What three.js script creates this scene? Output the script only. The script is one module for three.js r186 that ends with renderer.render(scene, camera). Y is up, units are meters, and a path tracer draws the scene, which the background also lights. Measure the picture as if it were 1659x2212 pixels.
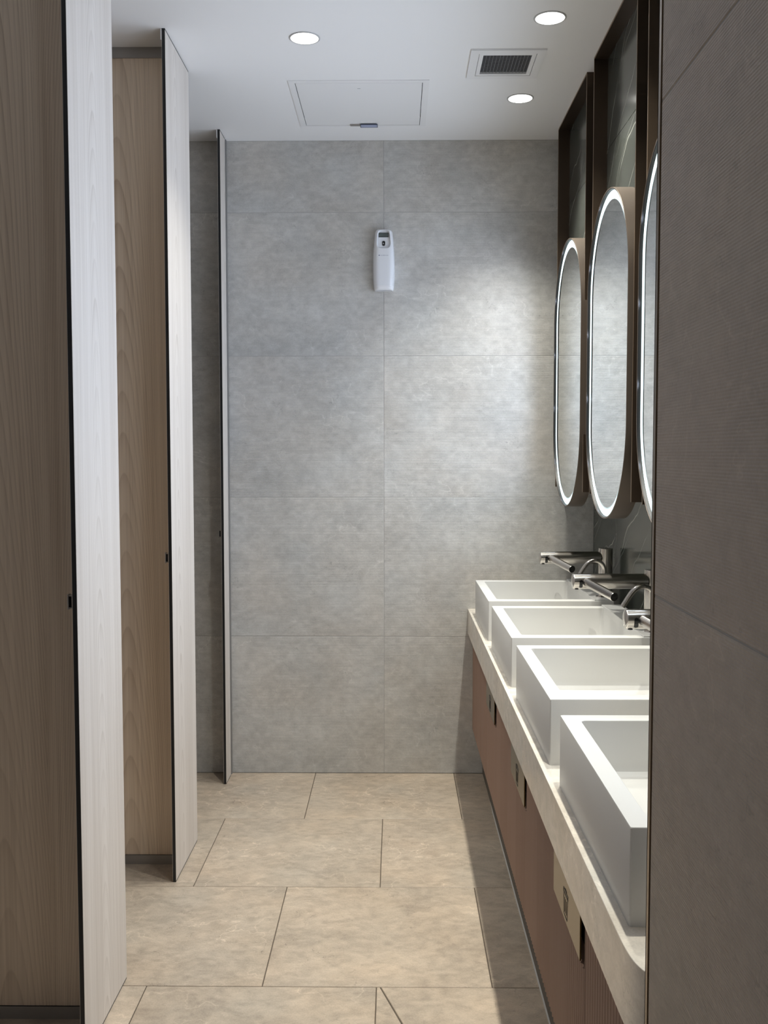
import * as THREE from 'three';
import { RectAreaLightUniformsLib } from 'three/addons/lights/RectAreaLightUniformsLib.js';
import { mergeGeometries, toCreasedNormals } from 'three/addons/utils/BufferGeometryUtils.js';
import { RoundedBoxGeometry } from 'three/addons/geometries/RoundedBoxGeometry.js';

// ---------------------------------------------------------------- camera, light settings, exposure
const scene = new THREE.Scene();
scene.background = new THREE.Color(0x000000);
const camera = new THREE.PerspectiveCamera(2 * Math.atan(1106 / 2158.42) * 180 / Math.PI, 1659 / 2212, 0.05, 30);
camera.position.set(0, 1.3861, 0);
camera.rotation.set(-0.0583, 0.0121, -0.0008, 'YXZ');
const renderer = new THREE.WebGLRenderer({ antialias: true });
renderer.toneMapping = THREE.LinearToneMapping;
renderer.toneMappingExposure = 1.0;
renderer.shadowMap.enabled = true;
RectAreaLightUniformsLib.init();
const DOWN_COLOR = new THREE.Color().setRGB(1.02, 1.0, 0.90);
const DOWN_POWER = 6.7;
const RING_COLOR = new THREE.Color().setRGB(0.86, 1.0, 1.27);
const RING_POWER = 0.152;
const D = 4.27, CEIL = 2.6966;                 // back wall, ceiling height
const XR = 0.845, XB = 0.703, XN = 0.3205, ZN = 1.248, XP = -0.7126, XL = -2.2, ZR = 1.7;

// ---------------------------------------------------------------- helpers
let seedState = 12345;
const rnd = () => { seedState = (seedState * 1664525 + 1013904223) >>> 0; return seedState / 4294967296; };
const used = {};
function numbered(name) { used[name] = (used[name] ?? -1) + 1; return used[name] ? `${name}_${String(used[name]).padStart(3, '0')}` : name; }
function mesh(name, geo, mat, parent) {
  const m = new THREE.Mesh(Array.isArray(geo) ? mergeGeometries(geo.map(plain)) : geo, mat);
  m.name = name; m.castShadow = m.receiveShadow = true;
  if (parent) parent.add(m);
  return m;
}
function plain(g) { // same attributes for merging
  const h = g.index ? g.toNonIndexed() : g.clone();
  for (const k of Object.keys(h.attributes)) if (!['position', 'normal', 'uv'].includes(k)) h.deleteAttribute(k);
  if (!h.attributes.uv) h.setAttribute('uv', new THREE.Float32BufferAttribute(new Float32Array(h.attributes.position.count * 2), 2));
  return h;
}
function thing(name, label, category, [x, y, z] = [0, 0, 0], group) {
  const o = new THREE.Group(); o.name = numbered(name); o.position.set(x, y, z);
  o.userData = { label, category }; if (group) o.userData.group = group;
  scene.add(o); return o;
}
function copy(src, label, [x, y, z]) {
  const o = src.clone(); o.name = numbered(src.name.replace(/_\d{3}$/, '')); o.userData = { ...src.userData, label };
  o.position.set(x, y, z); scene.add(o); return o;
}
function structure(name) { const o = new THREE.Group(); o.name = numbered(name); o.userData = { kind: 'structure' }; scene.add(o); return o; }
// box by its limits, uv in metres on every face
function bx(x0, x1, y0, y1, z0, z1) {
  const g = new THREE.BoxGeometry(x1 - x0, y1 - y0, z1 - z0); g.translate((x0 + x1) / 2, (y0 + y1) / 2, (z0 + z1) / 2);
  const p = g.attributes.position, n = g.attributes.normal, uv = g.attributes.uv;
  for (let i = 0; i < p.count; i++) {
    const X = p.getX(i), Y = p.getY(i), Z = p.getZ(i);
    if (Math.abs(n.getX(i)) > .5) uv.setXY(i, Z, Y); else if (Math.abs(n.getY(i)) > .5) uv.setXY(i, X, Z); else uv.setXY(i, X, Y);
  }
  return g;
}
function rbx(x0, x1, y0, y1, z0, z1, r = .002) { const g = new RoundedBoxGeometry(x1 - x0, y1 - y0, z1 - z0, 2, r); g.translate((x0 + x1) / 2, (y0 + y1) / 2, (z0 + z1) / 2); return g; }
// skin over loops of equal length (arrays of Vector3); optional fan over the last
function skin(loops, capEnd, capStart, crease = .6) {
  const pos = [], n = loops[0].length, tri = (a, b, c) => pos.push(...a.toArray(), ...b.toArray(), ...c.toArray());
  for (let k = 0; k + 1 < loops.length; k++) for (let i = 0; i < n; i++) {
    const j = (i + 1) % n, A = loops[k][i], B = loops[k][j], C = loops[k + 1][j], E = loops[k + 1][i];
    tri(A, B, C); tri(A, C, E);
  }
  const fan = (L, flip) => { const c = L.reduce((s, v) => s.add(v), new THREE.Vector3()).divideScalar(n); for (let i = 0; i < n; i++) { const j = (i + 1) % n; flip ? tri(c, L[j], L[i]) : tri(c, L[i], L[j]); } };
  if (capEnd) fan(loops[loops.length - 1], false);
  if (capStart) fan(loops[0], true);
  const g = new THREE.BufferGeometry(); g.setAttribute('position', new THREE.Float32BufferAttribute(pos, 3));
  g.setAttribute('uv', new THREE.Float32BufferAttribute(new Float32Array(pos.length / 3 * 2), 2));
  return toCreasedNormals(g, crease);
}
function tube(points, r, seg = 24, sides = 14) { return new THREE.TubeGeometry(new THREE.CatmullRomCurve3(points.map((p) => new THREE.Vector3(...p)), false, 'centripetal'), seg, r, sides); }
function rod(a, b, r0, r1 = r0, sides = 40, open = false) {
  const A = new THREE.Vector3(...a), B = new THREE.Vector3(...b), d = B.clone().sub(A), g = new THREE.CylinderGeometry(r1, r0, d.length(), sides, 1, open);
  g.applyQuaternion(new THREE.Quaternion().setFromUnitVectors(new THREE.Vector3(0, 1, 0), d.clone().normalize())); g.translate(...A.add(B).multiplyScalar(.5).toArray()); return g;
}

// ---------------------------------------------------------------- noise and textures
function hash(x, y, s) { let h = Math.imul(x, 374761393) ^ Math.imul(y, 668265263) ^ Math.imul(s, 2147483647 - 9973); h = Math.imul(h ^ (h >>> 13), 1274126177); return ((h ^ (h >>> 16)) >>> 0) / 4294967296; }
function vn(x, y, s) { const xi = Math.floor(x), yi = Math.floor(y), fx = x - xi, fy = y - yi, u = fx * fx * (3 - 2 * fx), v = fy * fy * (3 - 2 * fy); const a = hash(xi, yi, s), b = hash(xi + 1, yi, s), c = hash(xi, yi + 1, s), d = hash(xi + 1, yi + 1, s); return a + (b - a) * u + (c - a) * v + (a - b - c + d) * u * v; }
function fbm(x, y, s, o = 4) { let t = 0, a = .5, n = 0; for (let i = 0; i < o; i++) { t += a * vn(x, y, s + i * 17); n += a; a *= .5; x = x * 2.03 + 11.3; y = y * 2.03 + 4.7; } return t / n; }
const clamp = (x, a = 0, b = 1) => Math.min(b, Math.max(a, x)), sm = (a, b, x) => { const t = clamp((x - a) / (b - a)); return t * t * (3 - 2 * t); };
const toS = (l) => 255 * (l <= .0031308 ? 12.92 * l : 1.055 * Math.pow(l, 1 / 2.4) - .055);
function texture(w, h, f, color = true) {   // f(u, v) gives [r, g, b] linear, or one height 0..1
  const d = new Uint8Array(w * h * 4);
  for (let j = 0; j < h; j++) for (let i = 0; i < w; i++) {
    const c = f((i + .5) / w, (j + .5) / h), k = 4 * (j * w + i);
    if (color) { d[k] = toS(clamp(c[0])); d[k + 1] = toS(clamp(c[1])); d[k + 2] = toS(clamp(c[2])); } else d[k] = d[k + 1] = d[k + 2] = 255 * clamp(c);
    d[k + 3] = 255;
  }
  const t = new THREE.DataTexture(d, w, h); t.colorSpace = color ? THREE.SRGBColorSpace : THREE.NoColorSpace;
  t.wrapS = t.wrapT = THREE.RepeatWrapping; t.magFilter = THREE.LinearFilter; t.minFilter = THREE.LinearMipmapLinearFilter; t.generateMipmaps = true; t.needsUpdate = true;
  return t;
}
// stone of a tile: broad clouds, fine mottling, short dark and pale squiggles. W, H in metres.
function stone(W, H, s, base, cloud, mottle, marks, warm) {
  return (u, v) => {
    const x = u * W, y = v * H, wx = x + .05 * (fbm(x * 7, y * 7, s + 90, 3) - .5), wy = y + .05 * (fbm(x * 7 + 5, y * 7, s + 91, 3) - .5);
    let k = 1 + cloud * (fbm(wx * 4.5, wy * 6, s, 4) - .5) * 2 + mottle * (fbm(wx * 38, wy * 60, s + 3, 4) - .5) * 2 + mottle * .8 * (vn(x * 420, y * 520, s + 5) - .5);
    const r1 = Math.abs(fbm(wx * 26, wy * 34, s + 7, 3) - .5), m1 = sm(.56, .72, fbm(x * 9, y * 11, s + 8, 3));
    k -= marks * 1.5 * m1 * (1 - sm(0, .012, r1));
    const r2 = Math.abs(fbm(wx * 11 + 3, wy * 15, s + 11, 4) - .5), m2 = sm(.5, .7, fbm(x * 5, y * 7 + 9, s + 12, 3));
    k += marks * 1.1 * m2 * (1 - sm(0, .012, r2)) + marks * .25 * m2 * (1 - sm(0, .06, r2));
    const t = (fbm(x * 6 + 20, y * 6, s + 15, 3) - .5) * warm;
    return [base[0] * k * (1 + t), base[1] * k, base[2] * k * (1 - t)];
  };
}
const wallMaps = [1, 2, 3].map((s) => texture(1024, 512, stone(1.2, .6, 100 * s, [.555, .54, .512], .16, .17, .17, .06)));
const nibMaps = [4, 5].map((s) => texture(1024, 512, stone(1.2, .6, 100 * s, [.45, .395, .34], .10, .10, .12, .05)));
const floorMaps = [1, 2, 3].map((s) => texture(1024, 1024, stone(.6, .6, 40 + 100 * s, [.43, .355, .277], .20, .24, .26, .08)));
const counterMap = texture(1024, 512, stone(1.2, .6, 777, [.76, .705, .62], .10, .15, .20, .08));
const ribBump = texture(1024, 1024, (u, v) => {
  const r = v * 171, i = Math.floor(r), f = r - i, amp = .75 + .25 * hash(i, 3, 9), x = u * 1.2, y = v * .6;
  return .15 + .6 * amp * (.5 - .5 * Math.cos(2 * Math.PI * f)) * (.75 + .5 * (fbm(x * 40, y * 160, 21, 3) - .5)) + .25 * fbm(x * 150, y * 200, 22, 3);
}, false);
const floorBump = texture(1024, 1024, (u, v) => .6 * fbm(u * 24, v * 36, 31, 4) + .4 * fbm(u * 120, v * 180, 32, 3), false);
function woodMap(s, base, dark, freq, strength) {
  return texture(1024, 2048, (u, v) => {   // .6 m wide, 2.7 m tall
    const X = u * .6, Y = v * 2.7, plank = .3, pi = Math.floor(X / plank), cx = (pi + .35 + .3 * hash(pi, 2, s)) * plank;
    const w = .014 * (fbm(X * 6, Y * 1.1, s + 4, 3) - .5) + .05 * (fbm(X * 2 + 8, Y * .7, s + 5, 2) - .5), dx = X - cx + w;
    const g = dx * dx * 34 + (Y + .25 * fbm(X * 3, Y * .9, s + 6, 2)) * (.32 + .12 * hash(pi, 5, s));
    const ring = g * freq, f = ring - Math.floor(ring), id = Math.floor(ring);
    let line = Math.pow(f, 3.0) * (1 - sm(.93, 1, f)) * (.45 + .55 * hash(id, 1, s));
    line *= .55 + .9 * fbm(X * 12, Y * 1.5, s + 9, 2);
    const fine = fbm(X * 260, Y * 3.2, s + 1, 3) - .5, streak = fbm(X * 34, Y * .6, s + 2, 3) - .5, broad = fbm(X * 8, Y * .35, s + 3, 2) - .5;
    const k = clamp(strength * (line * .8 + fine * .75 + streak * .75 + broad * .4) + .24, 0, 1.2);
    return [0, 1, 2].map((c) => base[c] + (dark[c] - base[c]) * k);
  });
}
const paleWood = woodMap(300, [.73, .675, .62], [.49, .43, .375], 27, .68), panelWood = woodMap(400, [.88, .745, .59], [.56, .435, .315], 21, .85);
for (const t of [paleWood, panelWood]) t.repeat.set(1 / .6, 1 / 2.7);
const marbleMap = texture(1024, 1024, (u, v) => {   // 1.5 m square, uv in metres
  const x = u * 1.5, y = v * 1.5; let k = .6 + .9 * (fbm(x * 2 + y * 2, y * 5 - x * 3, 501, 4)) + .3 * (fbm(x * 22, y * 16, 502, 4) - .5), vein = 0;
  const wx = .10 * (fbm(x * 3, y * 3, 503, 4) - .5), d1 = -x * .52 + y * .86 + wx * 1.3;
  for (const [f, th, m] of [[3.4, .0042, 1], [7.7, .003, .7]]) { const a = d1 * f + .5 * fbm(x * 2.2, y * 2.2, 504 + Math.round(f), 3), q = Math.abs(a - Math.round(a)); vein += m * (1 - sm(0, th * f, q)) * sm(.25, .55, fbm(x * 4, y * 4, 505 + Math.round(f), 3)); }
  const r = Math.abs(fbm(x * 5, y * 4, 509, 4) - .5); vein += .35 * (1 - sm(0, .012, r)) * sm(.55, .75, fbm(x * 3, y * 3, 511, 2));
  return [.064 * k + .36 * vein, .070 * k + .36 * vein, .062 * k + .32 * vein];
});
marbleMap.repeat.set(1 / 1.5, 1 / 1.5);
counterMap.repeat.set(1 / 1.2, 1 / .6);
const brushMap = texture(256, 256, (u, v) => .5 + .5 * (vn(u * 6, v * 256, 61) - .5) + .25 * (vn(u * 12, v * 120, 62) - .5), false);
brushMap.repeat.set(1 / .12, 1 / .12);

// ---------------------------------------------------------------- materials
const std = (o) => new THREE.MeshStandardMaterial(o), rgb = (r, g, b) => new THREE.Color().setRGB(r, g, b);
const M = {
  wall: wallMaps.map((map) => std({ map, bumpMap: ribBump, bumpScale: .0013, roughness: .62 })),
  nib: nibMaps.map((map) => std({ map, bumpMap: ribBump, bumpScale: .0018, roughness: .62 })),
  floor: floorMaps.map((map) => std({ map, bumpMap: floorBump, bumpScale: .0006, roughness: .42 })),
  grout: std({ color: rgb(.10, .078, .058), roughness: .9 }), wallGrout: std({ color: rgb(.44, .43, .42), roughness: .9 }),
  ceiling: std({ color: rgb(.86, .86, .86), roughness: .85 }), paint: std({ color: rgb(.84, .82, .78), roughness: .8 }),
  ringGrey: std({ color: rgb(.5, .5, .5), roughness: .4 }), panelWhite: std({ color: rgb(.82, .82, .82), roughness: .6 }), dark: std({ color: rgb(.015, .015, .016), roughness: .6 }),
  pale: std({ map: paleWood, roughness: .5 }), panelWood: std({ map: panelWood, roughness: .5 }), core: std({ color: rgb(.008, .008, .009), roughness: .45 }),
  aluminium: std({ color: rgb(.34, .33, .32), metalness: .55, roughness: .45 }), greyMetal: std({ color: rgb(.42, .40, .38), metalness: .8, roughness: .35 }),
  bronze: std({ color: rgb(.085, .060, .042), metalness: .7, roughness: .36, bumpMap: brushMap, bumpScale: .00015 }),
  bronzeGlint: std({ color: rgb(.30, .225, .165), metalness: .6, roughness: .4 }),  // bronze lightened, edge highlight put into the colour
  rim: std({ color: rgb(.125, .097, .076), metalness: .35, roughness: .4, bumpMap: brushMap, bumpScale: .00012 }),
  marble: std({ map: marbleMap, roughness: .13 }), counter: std({ map: counterMap, roughness: .22 }),
  ceramic: new THREE.MeshPhysicalMaterial({ color: rgb(.66, .65, .625), roughness: .38 }),
  steel: std({ color: rgb(.56, .525, .48), metalness: 1, roughness: .19 }), black: std({ color: rgb(.004, .004, .004), roughness: .2 }),
  mesh: std({ color: rgb(.03, .03, .03), roughness: .7 }),
  flute: std({ color: rgb(.34, .228, .178), roughness: .5 }), brass: std({ color: rgb(.17, .125, .056), metalness: 1, roughness: .26, bumpMap: brushMap, bumpScale: .0001 }),
  plinth: std({ color: rgb(.11, .095, .08), roughness: .5 }), sealant: std({ color: rgb(.62, .60, .57), roughness: .6 }),
  mirror: std({ color: rgb(.84, .88, .88), metalness: 1, roughness: .015 }),
  glow: std({ color: rgb(.8, .9, .95), emissive: rgb(.80, .985, 1.0), emissiveIntensity: 1.7, roughness: .5 }),
  halo: std({ color: rgb(.55, .62, .64), emissive: rgb(.33, .46, .49), emissiveIntensity: 1, roughness: .35 }),  // dim emission for the painted halo around the ring light
  lamp: std({ color: rgb(.9, .9, .9), emissive: rgb(1, .98, .93), emissiveIntensity: 6, roughness: .5 }),
  plastic: new THREE.MeshPhysicalMaterial({ color: rgb(.80, .81, .84), roughness: .22, clearcoat: .5, clearcoatRoughness: .08 }),
  grille: std({ color: rgb(.20, .20, .21), roughness: .5 }), lcd: std({ color: rgb(.075, .09, .085), roughness: .25 }),
  tape: std({ color: rgb(.36, .40, .56), roughness: .4 }), tapeEdge: std({ color: rgb(.02, .025, .06), roughness: .5 }),
};

// ---------------------------------------------------------------- tiles
// one tile facing +z, its corner at the origin, edges eased; (u0, v0) where on the full tile (fw by fh) it begins
const tileCache = {};
function tileGeo(w, h, t, fw, fh, u0 = 0, v0 = 0, flip = false) {
  const key = [w, h, t, u0, v0, flip].map((x) => typeof x === 'number' ? x.toFixed(4) : x).join();
  if (tileCache[key]) return tileCache[key];
  return tileCache[key] = slab([[0, 0], [w, 0], [w, h], [0, h]], t, (x, y) => { const u = (u0 + x) / fw, v = (v0 + y) / fh; return flip ? [1 - u, 1 - v] : [u, v]; });
}
function slab(poly, t, uvOf, e = .0012) {   // convex polygon slab with eased top edges, top at z = 0
  const n = poly.length, inset = poly.map((p, i) => {
    const a = poly[(i + n - 1) % n], b = poly[(i + 1) % n], d1 = [p[0] - a[0], p[1] - a[1]], d2 = [b[0] - p[0], b[1] - p[1]], l1 = Math.hypot(...d1), l2 = Math.hypot(...d2);
    const n1 = [-d1[1] / l1, d1[0] / l1], n2 = [-d2[1] / l2, d2[0] / l2], k = e / (1 + n1[0] * n2[0] + n1[1] * n2[1]);
    return [p[0] + (n1[0] + n2[0]) * k, p[1] + (n1[1] + n2[1]) * k];
  });
  const pos = [], uv = [], put = (p, z) => { pos.push(p[0], p[1], z); uv.push(...uvOf(p[0], p[1])); };
  for (let i = 1; i + 1 < n; i++) { put(inset[0], 0); put(inset[i], 0); put(inset[i + 1], 0); }
  for (let i = 0; i < n; i++) {
    const j = (i + 1) % n;
    put(inset[i], 0); put(poly[i], -e); put(poly[j], -e); put(inset[i], 0); put(poly[j], -e); put(inset[j], 0);
    put(poly[i], -e); put(poly[i], -t); put(poly[j], -t); put(poly[i], -e); put(poly[j], -t); put(poly[j], -e);
  }
  const g = new THREE.BufferGeometry(); g.setAttribute('position', new THREE.Float32BufferAttribute(pos, 3)); g.setAttribute('uv', new THREE.Float32BufferAttribute(uv, 2));
  g.computeVertexNormals(); return g;
}
function addTile(parent, geo, mat, [x, y, z], rx, ry) { const m = mesh('tile', geo, mat, parent); m.position.set(x, y, z); m.rotation.set(rx, ry, 0); return m; }

// ---------------------------------------------------------------- floor
{
  const f = structure('floor'), X0 = XL, X1 = XR, gap = .0026, T = .6;
  mesh('grout', bx(X0 - .1, X1 + .1, -.06, -.0018, -D - .1, ZR + .1), M.grout, f);
  let row = 0;
  for (let d0 = 3.7244 + T; d0 > -ZR - .001; d0 -= T, row++) {
    const far = Math.min(d0, D), near = Math.max(d0 - T, -ZR); if (far - near < .02) continue;
    const off = row % 2 === 0 ? -.3495 : -.0512;
    for (let k = -4; k < 4; k++) {
      const a = Math.max(off + k * T, X0), b = Math.min(off + (k + 1) * T, X1); if (b - a < .03) continue;
      const w = b - a - gap, h = far - near - gap, mat = M.floor[Math.floor(rnd() * 3)], flip = rnd() > .5, y = (rnd() - .5) * .0005;
      const place = (g) => addTile(f, g, mat, [a + gap / 2, y, -near - gap / 2], -Math.PI / 2, 0);
      if (Math.abs(d0 - 2.5244) < .001 && Math.abs(a + .0512) < .001) {   // the tile cut along a diagonal fall line
        const uvOf = (x, y2) => [x / T, y2 / T], xb = .0535 * h / .16, g2 = gap * 1.2;
        place(slab([[0, 0], [xb + .008 - g2, 0], [.008 - g2 * .2, h], [0, h]], .009, uvOf));
        place(slab([[xb + .008 + g2, 0], [w, 0], [w, h], [.008 + g2, h]], .009, uvOf));
      } else place(tileGeo(w, h, .009, T, T, a - (off + k * T), d0 - far > .001 ? 0 : 0, flip));
    }
  }
}
// ---------------------------------------------------------------- back wall of ribbed stone tiles
{
  const w = structure('wall_back'), gap = .0014;
  mesh('grout', bx(XL - .1, XR + .1, 0, CEIL + .05, -D - .12, -D - .0008), M.wallGrout, w);
  let n = 0;
  for (let r = 0; r < 5; r++) for (let k = -2; k < 1; k++) {
    const a = Math.max(-.0524 + 1.2 * k, XL), b = Math.min(-.0524 + 1.2 * (k + 1), XR), y0 = r * .6, y1 = Math.min((r + 1) * .6, CEIL);
    addTile(w, tileGeo(b - a - gap, y1 - y0 - gap, .01, 1.2, .6, a - (-.0524 + 1.2 * k), 0, (n * 7 + r) % 3 === 0), M.wall[(n++ * 2 + r) % 3], [a + gap / 2, y0 + gap / 2, -D + (rnd() - .5) * .0004], 0, 0);
  }
}
// ---------------------------------------------------------------- near wall on the right (its end hides part of the vanity)
{
  const w = structure('wall_nib'), gap = .002;
  mesh('grout', bx(XN + .0015, XR + .12, 0, CEIL, -ZN + .001, ZR), M.wallGrout, w);
  let n = 0;
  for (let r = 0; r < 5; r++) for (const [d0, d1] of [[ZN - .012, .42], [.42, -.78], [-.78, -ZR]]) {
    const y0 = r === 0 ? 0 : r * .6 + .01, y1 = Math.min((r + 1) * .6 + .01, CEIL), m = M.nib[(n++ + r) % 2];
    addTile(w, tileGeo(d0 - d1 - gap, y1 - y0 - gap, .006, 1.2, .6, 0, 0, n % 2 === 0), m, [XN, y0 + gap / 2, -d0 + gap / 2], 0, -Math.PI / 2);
  }
  const t = new THREE.Group(); t.name = 'trim_1'; t.userData = { kind: 'structure' }; scene.add(t);
  mesh('edge_profile', [bx(XN - .001, XN + .003, 0, CEIL, -ZN - .002, -ZN + .0095), bx(XN - .001, XN + .02, 0, CEIL, -ZN - .002, -ZN + .0005)], M.brassTrim = std({ color: rgb(.20, .15, .10), metalness: .9, roughness: .28 }), t);
}
// ---------------------------------------------------------------- marble wall behind the vanity: recess below, boxed out above
{
  let w = structure('wall_right');
  const face = (name, x, z0, z1, y0, y1, t) => mesh(name, bx(x, x + t, y0, y1, -z1, -z0), M.marble, w);
  face('marble_slab', XR, 1.25, 2.70, .0, 1.30, .1); face('marble_slab', XR, 2.7012, 3.923, .0, 1.30, .1); face('marble_slab', XR, 3.9242, D, .0, 1.30, .1);
  w = structure('wall_right_upper');
  face('marble_slab', XB, 1.25, D - .001, 1.25, 2.3925, .26);
  face('marble_slab', XB, 1.25, D - .001, 2.3943, CEIL + .02, .26);
}
// ---------------------------------------------------------------- unseen shell: stall side wall, rear wall, stall front beside the camera
{
  mesh('plaster', bx(XL - .12, XL, 0, CEIL + .05, -D - .1, ZR + .1), M.paint, structure('wall_left'));
  mesh('plaster', bx(XL - .1, XR + .1, 0, CEIL + .05, ZR, ZR + .12), M.paint, structure('wall_rear'));
  const s = structure('wall_stall_front'); mesh('boarding', [bx(XP - .012, XP, 0, CEIL, -1.61, ZR), bx(XL, XP - .012, 0, CEIL, -1.44, -1.428)], M.pale, s);
}
// ---------------------------------------------------------------- ceiling with its openings
const ACC = { x0: -.3815, x1: .1175, d0: 3.591, d1: 4.083 }, VENT = { x0: .2445, x1: .4905, d0: 3.325, d1: 3.573 };
{
  const sh = new THREE.Shape([[XL - .1, -ZR - .1], [XR + .1, -ZR - .1], [XR + .1, D + .1], [XL - .1, D + .1]].map((p) => new THREE.Vector2(...p)));
  for (const o of [ACC, VENT]) { const i = o === ACC ? .0112 : .024; sh.holes.push(new THREE.Path([[o.x0 + i, o.d0 + i], [o.x0 + i, o.d1 - i], [o.x1 - i, o.d1 - i], [o.x1 - i, o.d0 + i]].map((p) => new THREE.Vector2(...p)))); }
  const g = new THREE.ExtrudeGeometry(sh, { depth: .03, bevelEnabled: false }); g.rotateX(-Math.PI / 2); g.translate(0, CEIL, 0);
  const c = structure('ceiling'); mesh('plasterboard', g, M.ceiling, c);
  mesh('void', bx(XL - .1, XR + .1, CEIL + .16, CEIL + .2, -D - .1, ZR + .1), M.dark, c);
}

// ---------------------------------------------------------------- downlights
function downlight(x, d, label, power = DOWN_POWER) {
  const o = thing('downlight', label, 'ceiling light', [x, CEIL, -d], 'recessed round downlights');
  const ring = new THREE.LatheGeometry([[.0435, -.0004], [.0438, -.0026], [.0465, -.0034], [.0490, -.0018], [.0493, 0]].map((p) => new THREE.Vector2(...p)), 48);
  mesh('trim_ring', ring, M.ringGrey, o);
  const disc = new THREE.CylinderGeometry(.0437, .0437, .0016, 48); disc.translate(0, -.0012, 0); mesh('diffuser', disc, M.lamp, o);
  const l = new THREE.SpotLight(DOWN_COLOR, power, 0, 48 * Math.PI / 180, 1, 2); l.position.set(0, -.006, 0); l.target.position.set(0, -1, 0); l.shadow.radius = 1.0; l.castShadow = true; o.add(l); o.add(l.target);
  return o;
}
downlight(-.2886, 3.233, 'round downlight left of centre, over the stall doors, beside the access panel', 4.2);
downlight(.4640, 3.097, 'round downlight nearest the viewer on the right, in front of the air vent');
downlight(.4590, 3.779, 'round downlight behind the air vent, closest to the tiled end wall');
for (const [x, d] of [[.461, 2.415], [.461, 1.733]]) downlight(x, d, `round recessed downlight over the ${d > 2 ? 'second' : 'nearest'} basin, above the view`);

// ---------------------------------------------------------------- air vent
{
  const v = thing('air_vent', 'square white ceiling air vent with a grey egg crate grille', 'vent', [0, CEIL, 0]), { x0, x1, d0, d1 } = VENT, b = .028, f = .043;
  const frame = (xa, xb, da, db, w, y0, y1) => [bx(xa, xb, y0, y1, -da - w, -da), bx(xa, xb, y0, y1, -db, -db + w), bx(xa, xa + w, y0, y1, -db + w, -da - w), bx(xb - w, xb, y0, y1, -db + w, -da - w)];
  mesh('outer_frame', frame(x0, x1, d0, d1, b, -.006, 0), M.panelWhite, v);
  mesh('inner_frame', frame(x0 + b + .0016, x1 - b - .0016, d0 + b + .0016, d1 - b - .0016, f - b - .0016, -.005, .02), M.panelWhite, v);
  const bars = [], xa = x0 + f, xb = x1 - f, da = d0 + f, db = d1 - f, n = 14;
  for (let i = 1; i < n; i++) { const x = xa + (xb - xa) * i / n, z = -(da + (db - da) * i / n); bars.push(bx(x - .0007, x + .0007, -.002, .012, -db, -da), bx(xa, xb, -.002, .012, z - .0007, z + .0007)); }
  mesh('grille', bars, M.grille, v);
  mesh('duct', bx(x0 + .02, x1 - .02, .05, .06, -d1 + .02, -d0 - .02), M.mesh, v);
}
// ---------------------------------------------------------------- access panel
{
  const o = thing('access_panel', 'square white access hatch in the ceiling near the tiled end wall', 'hatch', [0, CEIL, 0]), { x0, x1, d0, d1 } = ACC, w = .0225, g = .0022;
  const y0 = -.0022, y1 = .002;
  mesh('frame', [bx(x0, x1, y0, y1, -d0 - w, -d0), bx(x0, x1, y0, y1, -d1, -d1 + w * .55), bx(x0, x0 + w, y0, y1, -d1 + w * .55, -d0 - w), bx(x1 - w, x1, y0, y1, -d1 + w * .55, -d0 - w)], M.panelWhite, o);
  mesh('hatch_door', rbx(x0 + w + g, x1 - w - g, y0, .012, -d1 + w * .55 + g, -d0 - w - g, .0008), M.panelWhite, o);
  mesh('hinge_side_shadow_gap', bx(x0 + .02, x1 - .02, .05, .06, -d1 + .01, -d0 - .02), M.dark, o).name = 'gap_shade';  // black sheet added above the hatch, stands for the shade in its gaps
  const l = mesh('latch', rbx(-.182, -.138, -.0055, 0, -4.072, -4.052, .001), M.greyMetal, o);
  mesh('tape', rbx(-.141, -.0745, -.0075, -.0055, -4.080, -4.046, .0008), M.tape, l);
  const E2 = .0022, ya = -.0078, yb = -.0052; mesh('tape_border', [bx(-.142, -.0735, ya, yb, -4.081, -4.081 + E2), bx(-.142, -.0735, ya, yb, -4.047, -4.047 + E2), bx(-.142, -.142 + E2, ya, yb, -4.081, -4.045), bx(-.0735 - E2, -.0735, ya, yb, -4.081, -4.045)], M.tapeEdge, l);
  mesh('catch_slot', bx(-.139, -.128, -.0024, -.0018, -3.6695, -3.6675), M.dark, o);
}

// ---------------------------------------------------------------- stall pilasters and partitions
function pilaster(d0, d1, label, channel) {
  const p = thing('stall_pilaster', label, 'partition', [XP - .0055, 0, -d0], 'pale wood front panels of the stalls'), L = d1 - d0 - (channel ? .038 : 0), t = .0055;
  mesh('core', bx(-t + .0007, t - .0007, 0, CEIL, -L, 0), M.core, p);
  const face = (s) => { const g = bx(s > 0 ? t - .0007 : -t, s > 0 ? t : -t + .0007, .005, CEIL - .005, -L, -.0002); const uv = g.attributes.uv; for (let i = 0; i < uv.count; i++) uv.setX(i, uv.getX(i) * s + d0 * .9 + .12); return g; };
  mesh('laminate_face', face(1), M.pale, p); mesh('laminate_face', face(-1), M.pale, p);
  const y = 1.04, k = mesh('latch_keeper', [bx(-t - .0115, -t, y, y + .0025, -.02, -.006), bx(-t - .0115, -t, y + .0275, y + .03, -.02, -.006), bx(-t - .0125, -t - .010, y - .002, y + .032, -.02, -.004), bx(-t - .003, -t, y, y + .03, -.02, -.005)], M.greyMetal, p);
  mesh('keeper_hollow', bx(-t - .010, -t - .003, y + .0025, y + .0275, -.02, -.012), M.dark, k);
  mesh('top_bracket', bx(-t - .0034, -t, CEIL - .034, CEIL, -.03, -.0006), M.panelWhite, p);
  if (channel) mesh('wall_channel', [bx(-t - .002, t - .001, 0, CEIL, -L - .038, -L + .001), bx(t - .001, t + .0015, 0, CEIL, -L - .038, -L - .018)], M.aluminium, p);
  return p;
}
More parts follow.
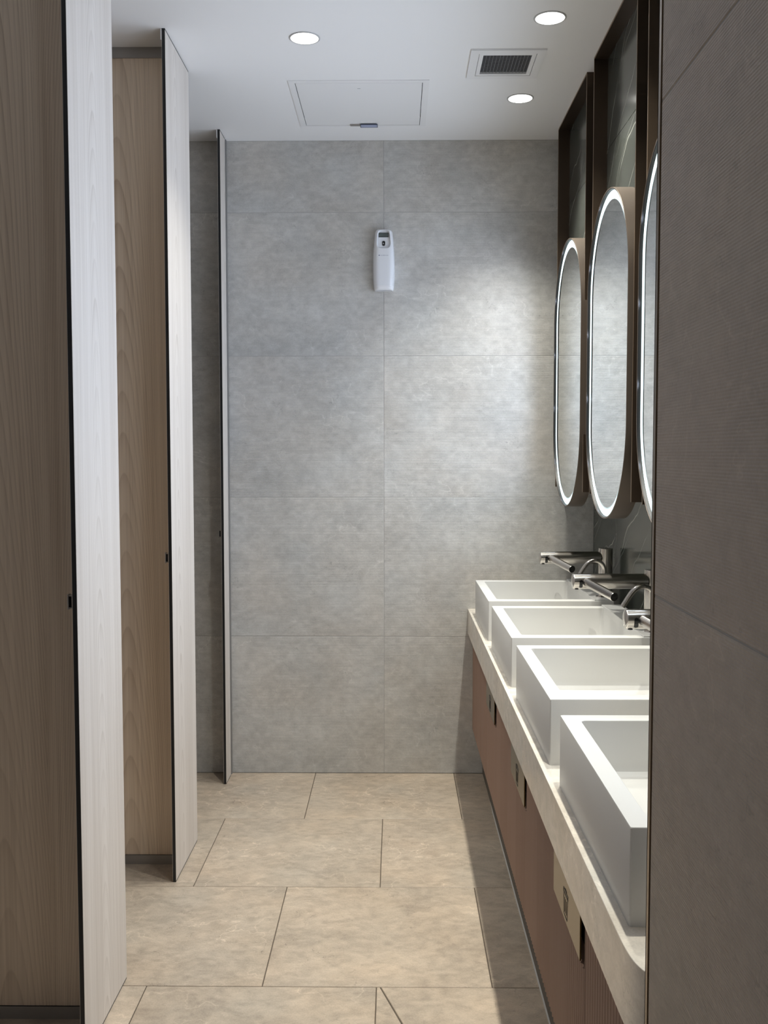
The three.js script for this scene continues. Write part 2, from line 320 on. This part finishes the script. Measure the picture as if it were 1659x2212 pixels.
pilaster(2.2086, 2.5605, 'tall pale wood front panel with black edge, widest and nearest of the stall fronts');
pilaster(3.1548, 3.5031, 'pale wood front panel with black edge, middle one of the three stall fronts');
pilaster(4.117, 4.2685, 'narrow front panel with black edge fixed to the tiled end wall by a grey channel', true);
function partition(d, label, shift) {
  const p = thing('stall_partition', label, 'partition', [XP - .0115, 0, -d], 'brown wood partitions between the stalls'), L = XP - .0115 - XL;
  const g = bx(-L, 0, .031, CEIL - .033, -.012, 0), uv = g.attributes.uv; for (let i = 0; i < uv.count; i++) uv.setX(i, uv.getX(i) + shift);
  mesh('panel', g, M.panelWood, p);
  mesh('floor_channel', [bx(-L, 0, 0, .032, -.016, .004), bx(-L, 0, .0295, .032, -.016, .005)], M.aluminium, p);
  mesh('ceiling_channel', bx(-L, 0, CEIL - .034, CEIL, -.016, .004), M.aluminium, p);
}
partition(2.372, 'large brown wood stall partition at the left edge, behind the nearest front panel', .12);
partition(3.30, 'narrow view of a brown wood stall partition behind the middle front panel', .33);

// ---------------------------------------------------------------- air freshener on the back wall
{
  const cx = -.0517, cy = 2.0694, H = .2555, o = thing('air_freshener', 'white plastic automatic air freshener dispenser high on the tiled end wall', 'dispenser', [cx, cy, -D]);
  const prof = [[0, .0405], [.06, .0432], [.2, .0456], [.4, .0464], [.6, .0450], [.8, .0412], [.93, .0378], [1, .0362]];
  const half = (v) => { // half width along the height, rounded at both ends
    let k = 0; while (k < prof.length - 2 && prof[k + 1][0] < v) k++;
    const t = (v - prof[k][0]) / (prof[k + 1][0] - prof[k][0]), b = prof[k][1] + (prof[k + 1][1] - prof[k][1]) * t;
    const e = v < .03 ? .90 + .10 * Math.sqrt(1 - (1 - v / .03) ** 2) : v > .93 ? .60 + .40 * Math.sqrt(Math.max(0, 1 - ((v - .93) / .07) ** 2)) : 1; return b * e; };
  const depth = (u, v) => {
    const edge = Math.pow(Math.max(0, 1 - Math.pow(Math.abs(u), 5)), .5), top = v > .93 ? Math.sqrt(Math.max(0, 1 - ((v - .93) / .07) ** 2)) : 1, bot = v < .06 ? .62 + .38 * Math.sqrt(1 - (1 - v / .06) ** 2) : 1;
    let d = .012 + .043 * edge * top * bot;
    const pu = Math.abs(u) / .68, pv = Math.abs(v - .817) / .148, q = Math.pow(Math.pow(pu, 4) + Math.pow(pv, 4), .25);
    d -= .015 * (1 - sm(.84, 1.02, q)); if (v < .062) d -= .004 * (1 - sm(.052, .062, v)); return d; };
  const NU = 72, NV = 150, pos = [], idx = [];
  for (let j = 0; j <= NV; j++) for (let i = 0; i <= NU; i++) { const u = -1 + 2 * i / NU, v = j / NV; pos.push(u * half(v), v * H, depth(u, v)); }
  for (let j = 0; j < NV; j++) for (let i = 0; i < NU; i++) { const a = j * (NU + 1) + i, b = a + 1, c = a + NU + 1, e = c + 1; idx.push(a, b, e, a, e, c); }
  const g = new THREE.BufferGeometry(); g.setAttribute('position', new THREE.Float32BufferAttribute(pos, 3)); g.setIndex(idx); g.computeVertexNormals();
  mesh('cover', g, M.plastic, o);
  const sh = new THREE.Shape(); for (let j = 0; j <= 60; j++) sh.lineTo(half(j / 60) - .0004, j / 60 * H); for (let j = 60; j >= 0; j--) sh.lineTo(-half(j / 60) + .0004, j / 60 * H);
  mesh('back_plate', new THREE.ExtrudeGeometry(sh, { depth: .013, bevelEnabled: false }), M.plastic, o);
  const zf = .0405; mesh('display', rbx(-.0195, .0195, H * .858, H * .925, zf - .001, zf + .0012, .0005), M.lcd, o);
  mesh('display_bezel', [bx(-.0202, .0202, H * .922, H * .928, zf - .001, zf + .0016), bx(-.0202, .0202, H * .855, H * .860, zf - .001, zf + .0014), bx(-.0204, -.0190, H * .855, H * .928, zf - .001, zf + .0014), bx(.0190, .0204, H * .855, H * .928, zf - .001, zf + .0014)], M.black, o);
  const btn = mesh('button', rbx(-.0062, .0062, H * .715, H * .795, zf - .0055, zf + .0055, .0052), M.black, o);
  mesh('drop_symbol', [rod([-.0008, H * .748, zf + .0050], [-.0008, H * .748, zf + .0058], .0019, .0019, 14), rod([-.0008, H * .752, zf + .0054], [-.0004, H * .768, zf + .0052], .0013, .0002, 8)], std({ color: rgb(.6, .6, .6) }), btn);
  const zt = depth(0, .555) + .0001, marks = [rod([-.0185, H * .553, zt - .0006], [-.0185, H * .553, zt + .0002], .0023, .0023, 12)];
  for (let i = 0; i < 9; i++) { const x = -.0125 + i * .0037, h = [.0022, .0022, .0022, .0036, .0036, .0022, .0022, .0024, .0030][i]; marks.push(bx(x, x + .0009, H * .5465, H * .5465 + h, zt - .0012, zt + .0002), bx(x, x + .0024, H * .5465 + .0012, H * .5465 + .0019, zt - .0012, zt + .0002)); }
  mesh('printed_mark', marks, std({ color: rgb(.10, .13, .22), roughness: .5 }), o);
}

// ---------------------------------------------------------------- illuminated mirrors
const R = .2975, YM = 1.687, HS = .2055;   // end radius, centre height, half the straight side
function stadium(r, n = 40) { const out = []; for (let i = 0; i <= n; i++) { const a = -Math.PI + Math.PI * i / n; out.push([r * Math.cos(a), -HS + r * Math.sin(a)]); } for (let i = 0; i <= n; i++) { const a = Math.PI * i / n; out.push([r * Math.cos(a), HS + r * Math.sin(a)]); } return out; }
// loops of (depth from the marble, radius): mirror faces -x; local z runs along the wall
const loop = (x, r) => stadium(r).map(([z, y]) => new THREE.Vector3(x, y, z));
const XF = .6450 - XB, XG = .6545 - XB;    // front of the rim, glass set back inside it
function makeMirror(label, z) {
  const o = thing('mirror', label, 'mirror', [XB, YM, -z], 'illuminated pill shaped mirrors over the basins');
  mesh('rim', skin([loop(0, R - .004), loop(XF + .001, R - .004), loop(XF, R - .0034), loop(XF, R - .0008), loop(XF + .001, R), loop(0, R)]), M.rim, o);
  mesh('lip_shade', skin([loop(XG + .0005, R - .0064), loop(XG - .0014, R - .0062), loop(XF + .0014, R - .0050), loop(XF + .0007, R - .0041)]), M.core, o);  // added black lining, paints the shade on the inner side of the lip
  mesh('backing', skin([loop(XG + .0015, R - .0042), loop(-.001, R - .0042)], true, true), M.dark, o);
  mesh('light_ring', skin([loop(XG + .0014, R - .0066), loop(XG, R - .0072), loop(XG, R - .0290), loop(XG + .0014, R - .0294)]), M.glow, o);
  mesh('halo_band', skin([loop(XG + .0014, R - .0286), loop(XG + .0001, R - .0290), loop(XG + .0001, R - .0335), loop(XG + .0014, R - .0337)]), M.halo, o);  // added glowing band, imitates the soft halo inside the light ring
  mesh('mirror_glass', skin([loop(XG + .0014, R - .0333), loop(XG + .0002, R - .0336)], true), M.mirror, o);
  const rm = R - .0192, N = 12, side = 2 * HS, total = 2 * side + 2 * Math.PI * rm;   // lamps spaced evenly along the ring, facing the room
  for (let i = 0; i < N; i++) {
    let t = (i + .5) / N * total, y, z;
    if (t < side) { y = -HS + t; z = rm; } else if ((t -= side) < Math.PI * rm) { const a = t / rm; z = rm * Math.cos(a); y = HS + rm * Math.sin(a); }
    else if ((t -= Math.PI * rm) < side) { y = HS - t; z = -rm; } else { const a = Math.PI + (t - side) / rm; z = rm * Math.cos(a); y = -HS + rm * Math.sin(a); }
    const l = new THREE.SpotLight(RING_COLOR, RING_POWER, 0, 84 * Math.PI / 180, 1, 2); l.position.set(XG - .0042, y, z); l.target.position.set(XG - 1, y, z); l.shadow.radius = .55; l.castShadow = true; o.add(l, l.target);
  }
  return o;
}
makeMirror('lit pill shaped mirror with bronze rim, farthest of the row, beside the tiled end wall', 3.825);
makeMirror('lit pill shaped mirror with bronze rim, second from the tiled end wall', 3.117);
makeMirror('lit pill shaped mirror partly hidden behind the ribbed near wall', 2.405);
makeMirror('lit pill shaped mirror wholly behind the ribbed near wall', 1.69);
function mirrorFrame(far, near, label) {
  const o = thing('metal_surround', label, 'surround', [.658, 1.25, -far], 'dark bronze frames around the mirrors'), L = far - near, w = XB - .658, H = CEIL - 1.25, t = .004;
  mesh('upright', bx(0, w, 0, H, 0, t), M.bronze, o); mesh('upright', bx(0, w, 0, H, L - t, L), M.bronze, o); mesh('top_rail', bx(0, w, H - .006, H, t, L - t), M.bronze, o);
  const e = -.0012; mesh('edge_glint', [bx(e, .0002, 0, H, 0, t), bx(e, .0002, 0, H, L - t, L), bx(e, .0002, H - .006, H, t, L - t)], M.bronzeGlint, o);  // lighter strips, paint the light caught along the frame edges
}
mirrorFrame(4.134, 3.529, 'dark bronze metal frame around the mirror closest to the tiled end wall');
mirrorFrame(3.404, 2.800, 'dark bronze metal frame around the second mirror from the tiled end wall');
mirrorFrame(2.676, 2.072, 'dark bronze metal frame partly hidden by the ribbed near wall');

// ---------------------------------------------------------------- vanity: worktop, cabinet
{
  const sh = new THREE.Shape(); sh.moveTo(XR, D); sh.lineTo(.308, D); sh.lineTo(.308, 1.36); sh.bezierCurveTo(.308, 1.31, .309, 1.272, .3225, 1.2505); sh.lineTo(XR, 1.2505);
  const g = new THREE.ExtrudeGeometry(sh, { depth: .7204 - .6135, bevelEnabled: true, bevelThickness: .0012, bevelSize: .0012, bevelOffset: -.0012, bevelSegments: 2, curveSegments: 20 });
  g.translate(0, 0, .0); g.rotateX(-Math.PI / 2); g.translate(0, .6147, 0); g.scale(1, (.7204 - .6135) / (.7204 - .6135 + .0024), 1); g.translate(0, .7204 - .6135 ? 0 : 0, 0);
  g.computeBoundingBox(); g.translate(0, .7204 - g.boundingBox.max.y, 0);
  const uv = g.attributes.uv, p = g.attributes.position, n = g.attributes.normal; for (let i = 0; i < p.count; i++) Math.abs(n.getY(i)) > .7 ? uv.setXY(i, -p.getZ(i), p.getX(i)) : uv.setXY(i, -p.getZ(i), p.getY(i) + .2);
  const c = thing('worktop', 'long pale stone worktop with deep front edge under the four basins', 'worktop'); mesh('stone_slab', g, M.counter, c);
}
const vanity = thing('vanity_cabinet', 'fluted brown pink vanity cabinet running under the stone worktop', 'cabinet');
const FLAPS = [[1.735, 2.03], [2.51, 2.803], [3.287, 3.580]], YD = .195, YT = .613;
function fluted(z0, z1) {   // distances; z0 nearer
  const pitch = .0195, dep = .0042, S = 8, out = [], cuts = FLAPS.map(([a, b]) => [a - .023, b]);
  const top = (z) => cuts.some(([a, b]) => z > a && z < b) ? .476 : YT, prof = [];
  const n = Math.max(1, Math.round((z1 - z0) / pitch)), pt = (z1 - z0) / n;
  for (let i = 0; i < n; i++) for (let k = 0; k < S; k++) { const f = k / S; prof.push([z0 + (i + f) * pt, .3302 + dep * Math.pow(Math.sin(Math.PI * clamp((f - .12) / .88)), .7)]); }
  prof.push([z1, .3302]);
  for (let i = 0; i + 1 < prof.length; i++) {
    const [za, xa] = prof[i], [zb, xb] = prof[i + 1], t = top((za + zb) / 2), q = (a, b, c, d) => out.push(...a, ...b, ...c, ...a, ...c, ...d), xk = .350;
    q([xa, YD, -za], [xa, t, -za], [xb, t, -zb], [xb, YD, -zb]);
    q([xa, YD, -za], [xb, YD, -zb], [xk, YD, -zb], [xk, YD, -za]);
    q([xa, t, -za], [xk, t, -za], [xk, t, -zb], [xb, t, -zb]);
    if (i === 0) q([xk, YD, -za], [xk, t, -za], [xa, t, -za], [xa, YD, -za]);
    if (i + 2 === prof.length) q([xb, YD, -zb], [xb, t, -zb], [xk, t, -zb], [xk, YD, -zb]);
    const tn = i + 2 < prof.length ? top((zb + prof[i + 2][0]) / 2) : t; if (Math.abs(tn - t) > .01) q([xb, Math.min(t, tn), -zb], [xk, Math.min(t, tn), -zb], [xk, Math.max(t, tn), -zb], [xb, Math.max(t, tn), -zb]);
  }
  const g = new THREE.BufferGeometry(); g.setAttribute('position', new THREE.Float32BufferAttribute(out, 3)); return toCreasedNormals(g, .7);
}
for (const [a, b] of [[1.262, 1.7005], [1.7045, 3.5985], [3.6015, 3.8385], [3.8415, D - .002]]) mesh('fluted_front', fluted(a, b), M.flute, vanity);
mesh('carcass', [bx(.376, XR - .003, .19, .6125, -D + .002, -1.256), bx(.349, .377, YD + .004, .47, -D + .002, -1.256)], M.dark, vanity);
mesh('plinth', bx(.375, XR - .003, 0, .198, -D + .002, -1.256), M.plinth, vanity);
mesh('floor_sealant', [bx(.3715, .377, 0, .0035, -3.8, -1.256), (() => { const g = bx(.3715, .377, 0, .0035, -.46, 0); g.rotateY(-.022); g.translate(0.001, 0, -3.8); return g; })()], M.sealant, vanity);
FLAPS.forEach(([a, b], i) => {
  const f = mesh('bin_flap', rbx(.3268, .3300, .4833, .6125, -b, -a, .0006), M.brass, vanity); f.userData.label = 'brass waste flap with an engraved bin symbol';
  const zc = -(a + .148), w = .044, y0 = .4935, y1 = .5345, t = .0011, X0 = .3263, X1 = .3275, bar = (za, ya, zb, yb, tt = t) => { const L = Math.hypot(zb - za, yb - ya), g = bx(X0, X1, -tt / 2, tt / 2, -L / 2, L / 2); g.rotateX(-Math.atan2(yb - ya, zb - za)); g.translate(0, (ya + yb) / 2, (za + zb) / 2); return g; };
  const g = [bar(zc - w / 2, y1, zc - w / 2 + .005, y0), bar(zc + w / 2, y1, zc + w / 2 - .005, y0), bar(zc - w / 2 + .005, y0, zc + w / 2 - .005, y0, .0022), bar(zc - w / 2 - .003, y1 + .0018, zc + w / 2 + .003, y1 + .0018, .0026), bar(zc - w / 2 - .002, y1 + .0085, zc + w / 2 + .002, y1 + .0085, .0022), bar(zc - w / 2 - .002, y1 + .001, zc - w / 2 - .002, y1 + .009, .0022), bar(zc + w / 2 + .002, y1 + .001, zc + w / 2 + .002, y1 + .009, .0022), bar(zc - .008, y1 + .012, zc + .008, y1 + .012, .002), bar(zc - .008, y1 + .008, zc - .008, y1 + .012, .002), bar(zc + .008, y1 + .008, zc + .008, y1 + .012, .002)];
  for (const k of [-.01, 0, .01]) g.push(bar(zc + k * 1.05, y1 - .006, zc + k * .9, y0 + .007, .0012));
  mesh('bin_symbol', g, M.dark, f);
});

// ---------------------------------------------------------------- basins
function rr(x0, x1, z0, z1, r, y, n = 8) {   // rounded rectangle loop, counter-clockwise seen from above
  const out = []; for (const [cx, cz, a0] of [[x1 - r, z0 + r, 0], [x0 + r, z0 + r, 90], [x0 + r, z1 - r, 180], [x1 - r, z1 - r, 270]]) for (let i = 0; i <= n; i++) { const a = (a0 + 90 * i / n) * Math.PI / 180; out.push(new THREE.Vector3(cx + r * Math.cos(a), y, cz - r * Math.sin(a))); }
  return out;
}
const XS = .328, XE = .774, HB = .1436;
function makeBasin(near, far, label) {
  const o = thing('basin', label, 'basin', [XS, .7204, -near], 'rectangular white vessel basins'), L = far - near, W = XE - XS, xi0 = .034, xi1 = .377, a = .041, y = HB, q = .0022;
  const g = skin([rr(0, W, -L, 0, .004, 0), rr(0, W, -L, 0, .004, y - q), rr(q * .3, W - q * .3, -L + q * .3, -q * .3, .004, y - q * .3), rr(q, W - q, -L + q, -q, .004, y),
    rr(xi0 - .001, xi1 + .001, -L + a - .001, -a + .001, .012, y), rr(xi0, xi1, -L + a, -a, .011, y - .001), rr(xi0 + .004, xi1 - .004, -L + a + .004, -a - .004, .014, y - .09), rr(xi0 + .007, xi1 - .007, -L + a + .007, -a - .007, .016, y - .100), rr(xi0 + .016, xi1 - .016, -L + a + .016, -a - .016, .016, y - .107), rr(xi0 + .06, xi1 - .06, -L + .13, -.13, .02, y - .112)], true, false, .5);
  mesh('bowl', g, M.ceramic, o);
  mesh('tap_deck', rbx(.376, W, y - .02, y + .005, -L, -.004, .002), M.ceramic, o);
  const dr = new THREE.CylinderGeometry(.022, .022, .003, 32); dr.translate((xi0 + xi1) / 2, y - .1105, -L / 2); mesh('drain', dr, M.steel, o);
}
makeBasin(1.3745, 1.977, 'nearest white rectangular basin, cut off by the ribbed wall on its right');
makeBasin(2.105, 2.706, 'white rectangular basin, second from the near end of the worktop');
makeBasin(2.820, 3.411, 'white rectangular basin, third from the near end of the worktop');
makeBasin(3.528, 4.113, 'farthest white rectangular basin, beside the tiled end wall');

// ---------------------------------------------------------------- taps with hand dryer arms
function makeTap(label, z) {
  const o = thing('dryer_tap', label, 'tap', [.803, .7204, -z], 'steel hand dryer taps'), Y = .2672, tip = -.252;
  mesh('stem', [new THREE.LatheGeometry([[0, 0], [.027, 0], [.027, .3012], [.0262, .3032], [.0245, .3036], [0, .3036]].map((p) => new THREE.Vector2(...p)), 48)], M.steel, o);
  const body = new THREE.LatheGeometry([[0, -.0022], [.012, -.0018], [.0205, 0], [.0236, .0018], [.024, .0042], [.024, .232]].map((p) => new THREE.Vector2(...p)), 48); body.rotateZ(-Math.PI / 2); body.translate(tip, Y, 0);
  mesh('spout_tube', body, M.steel, o);
  for (const s of [1, -1]) {
    const a = new THREE.Vector3(-.216, Y + .001, s * .006), b = new THREE.Vector3(-.156, Y - .0265, s * .160), d = b.clone().sub(a).normalize(), at = (k) => b.clone().addScaledVector(d, k).toArray();
    const arm = mesh('dryer_arm', [rod(a.toArray(), b.toArray(), .0135, .0135, 32, true), rod(at(0), at(.0012), .0135, .0128, 32, true)], M.steel, o);
    mesh('end_cap', rod(at(-.001), at(.0009), .0128), M.black, arm);
  }
  const pill = []; for (let i = 0; i <= 12; i++) { const v = -1 + i / 6; pill.push(v); }
  const pos = [], P = (u, v) => { const ang = (-.30 + v * .60), hw = .0052 * (Math.abs(v) > .62 ? Math.sqrt(Math.max(0, 1 - ((Math.abs(v) - .62) / .38) ** 2)) : 1), r = .0245; return [tip + .0235 + u * hw, Y + r * Math.sin(ang), r * Math.cos(ang)]; };
  for (let i = 0; i < 12; i++) for (let k = 0; k < 4; k++) { const u0 = -1 + k / 2, u1 = u0 + .5, A = P(u0, pill[i]), B = P(u1, pill[i]), C = P(u1, pill[i + 1]), E = P(u0, pill[i + 1]); pos.push(...A, ...B, ...C, ...A, ...C, ...E); }
  const g = new THREE.BufferGeometry(); g.setAttribute('position', new THREE.Float32BufferAttribute(pos, 3)); g.computeVertexNormals(); mesh('sensor_window', g, M.black, o);
  const nz = new THREE.CylinderGeometry(.0062, .0058, .005, 24); nz.translate(tip + .0125, Y - .0222, .006); mesh('water_outlet', nz, M.dark, o);
  return o;
}
const tap = makeTap('steel dryer tap over the farthest basin, arm pointing at the viewer', 3.825);
copy(tap, 'steel dryer tap over the third basin from the near end', [.803, .7204, -3.113]);
copy(tap, 'steel dryer tap cut off by the ribbed wall, only its tip showing', [.803, .7204, -2.398]);
function makeSpout(label, z) {
  const o = thing('soap_spout', label, 'soap dispenser', [.740, .8690, -z], 'curved steel soap spouts');
  mesh('gooseneck', tube([[0, 0, 0], [.006, .045, 0], [.0125, .086, 0], [.0112, .105, 0], [.003, .120, 0], [-.010, .1285, 0], [-.024, .1315, 0], [-.038, .128, 0], [-.050, .119, 0], [-.061, .105, 0], [-.072, .088, 0], [-.082, .072, 0]], .0077, 70, 20), M.steel, o);
  const e = new THREE.CylinderGeometry(.0175, .0185, .004, 36); e.translate(0, .002, 0); mesh('collar', e, M.steel, o);
  return o;
}
const spout = makeSpout('curved steel soap spout on the farthest basin', 3.60);
copy(spout, 'curved steel soap spout on the third basin, beside the near wall edge', [.740, .8690, -2.892]);

scene.traverse((o) => { if (o.isMesh) o.castShadow = o.receiveShadow = true; });
renderer.render(scene, camera);
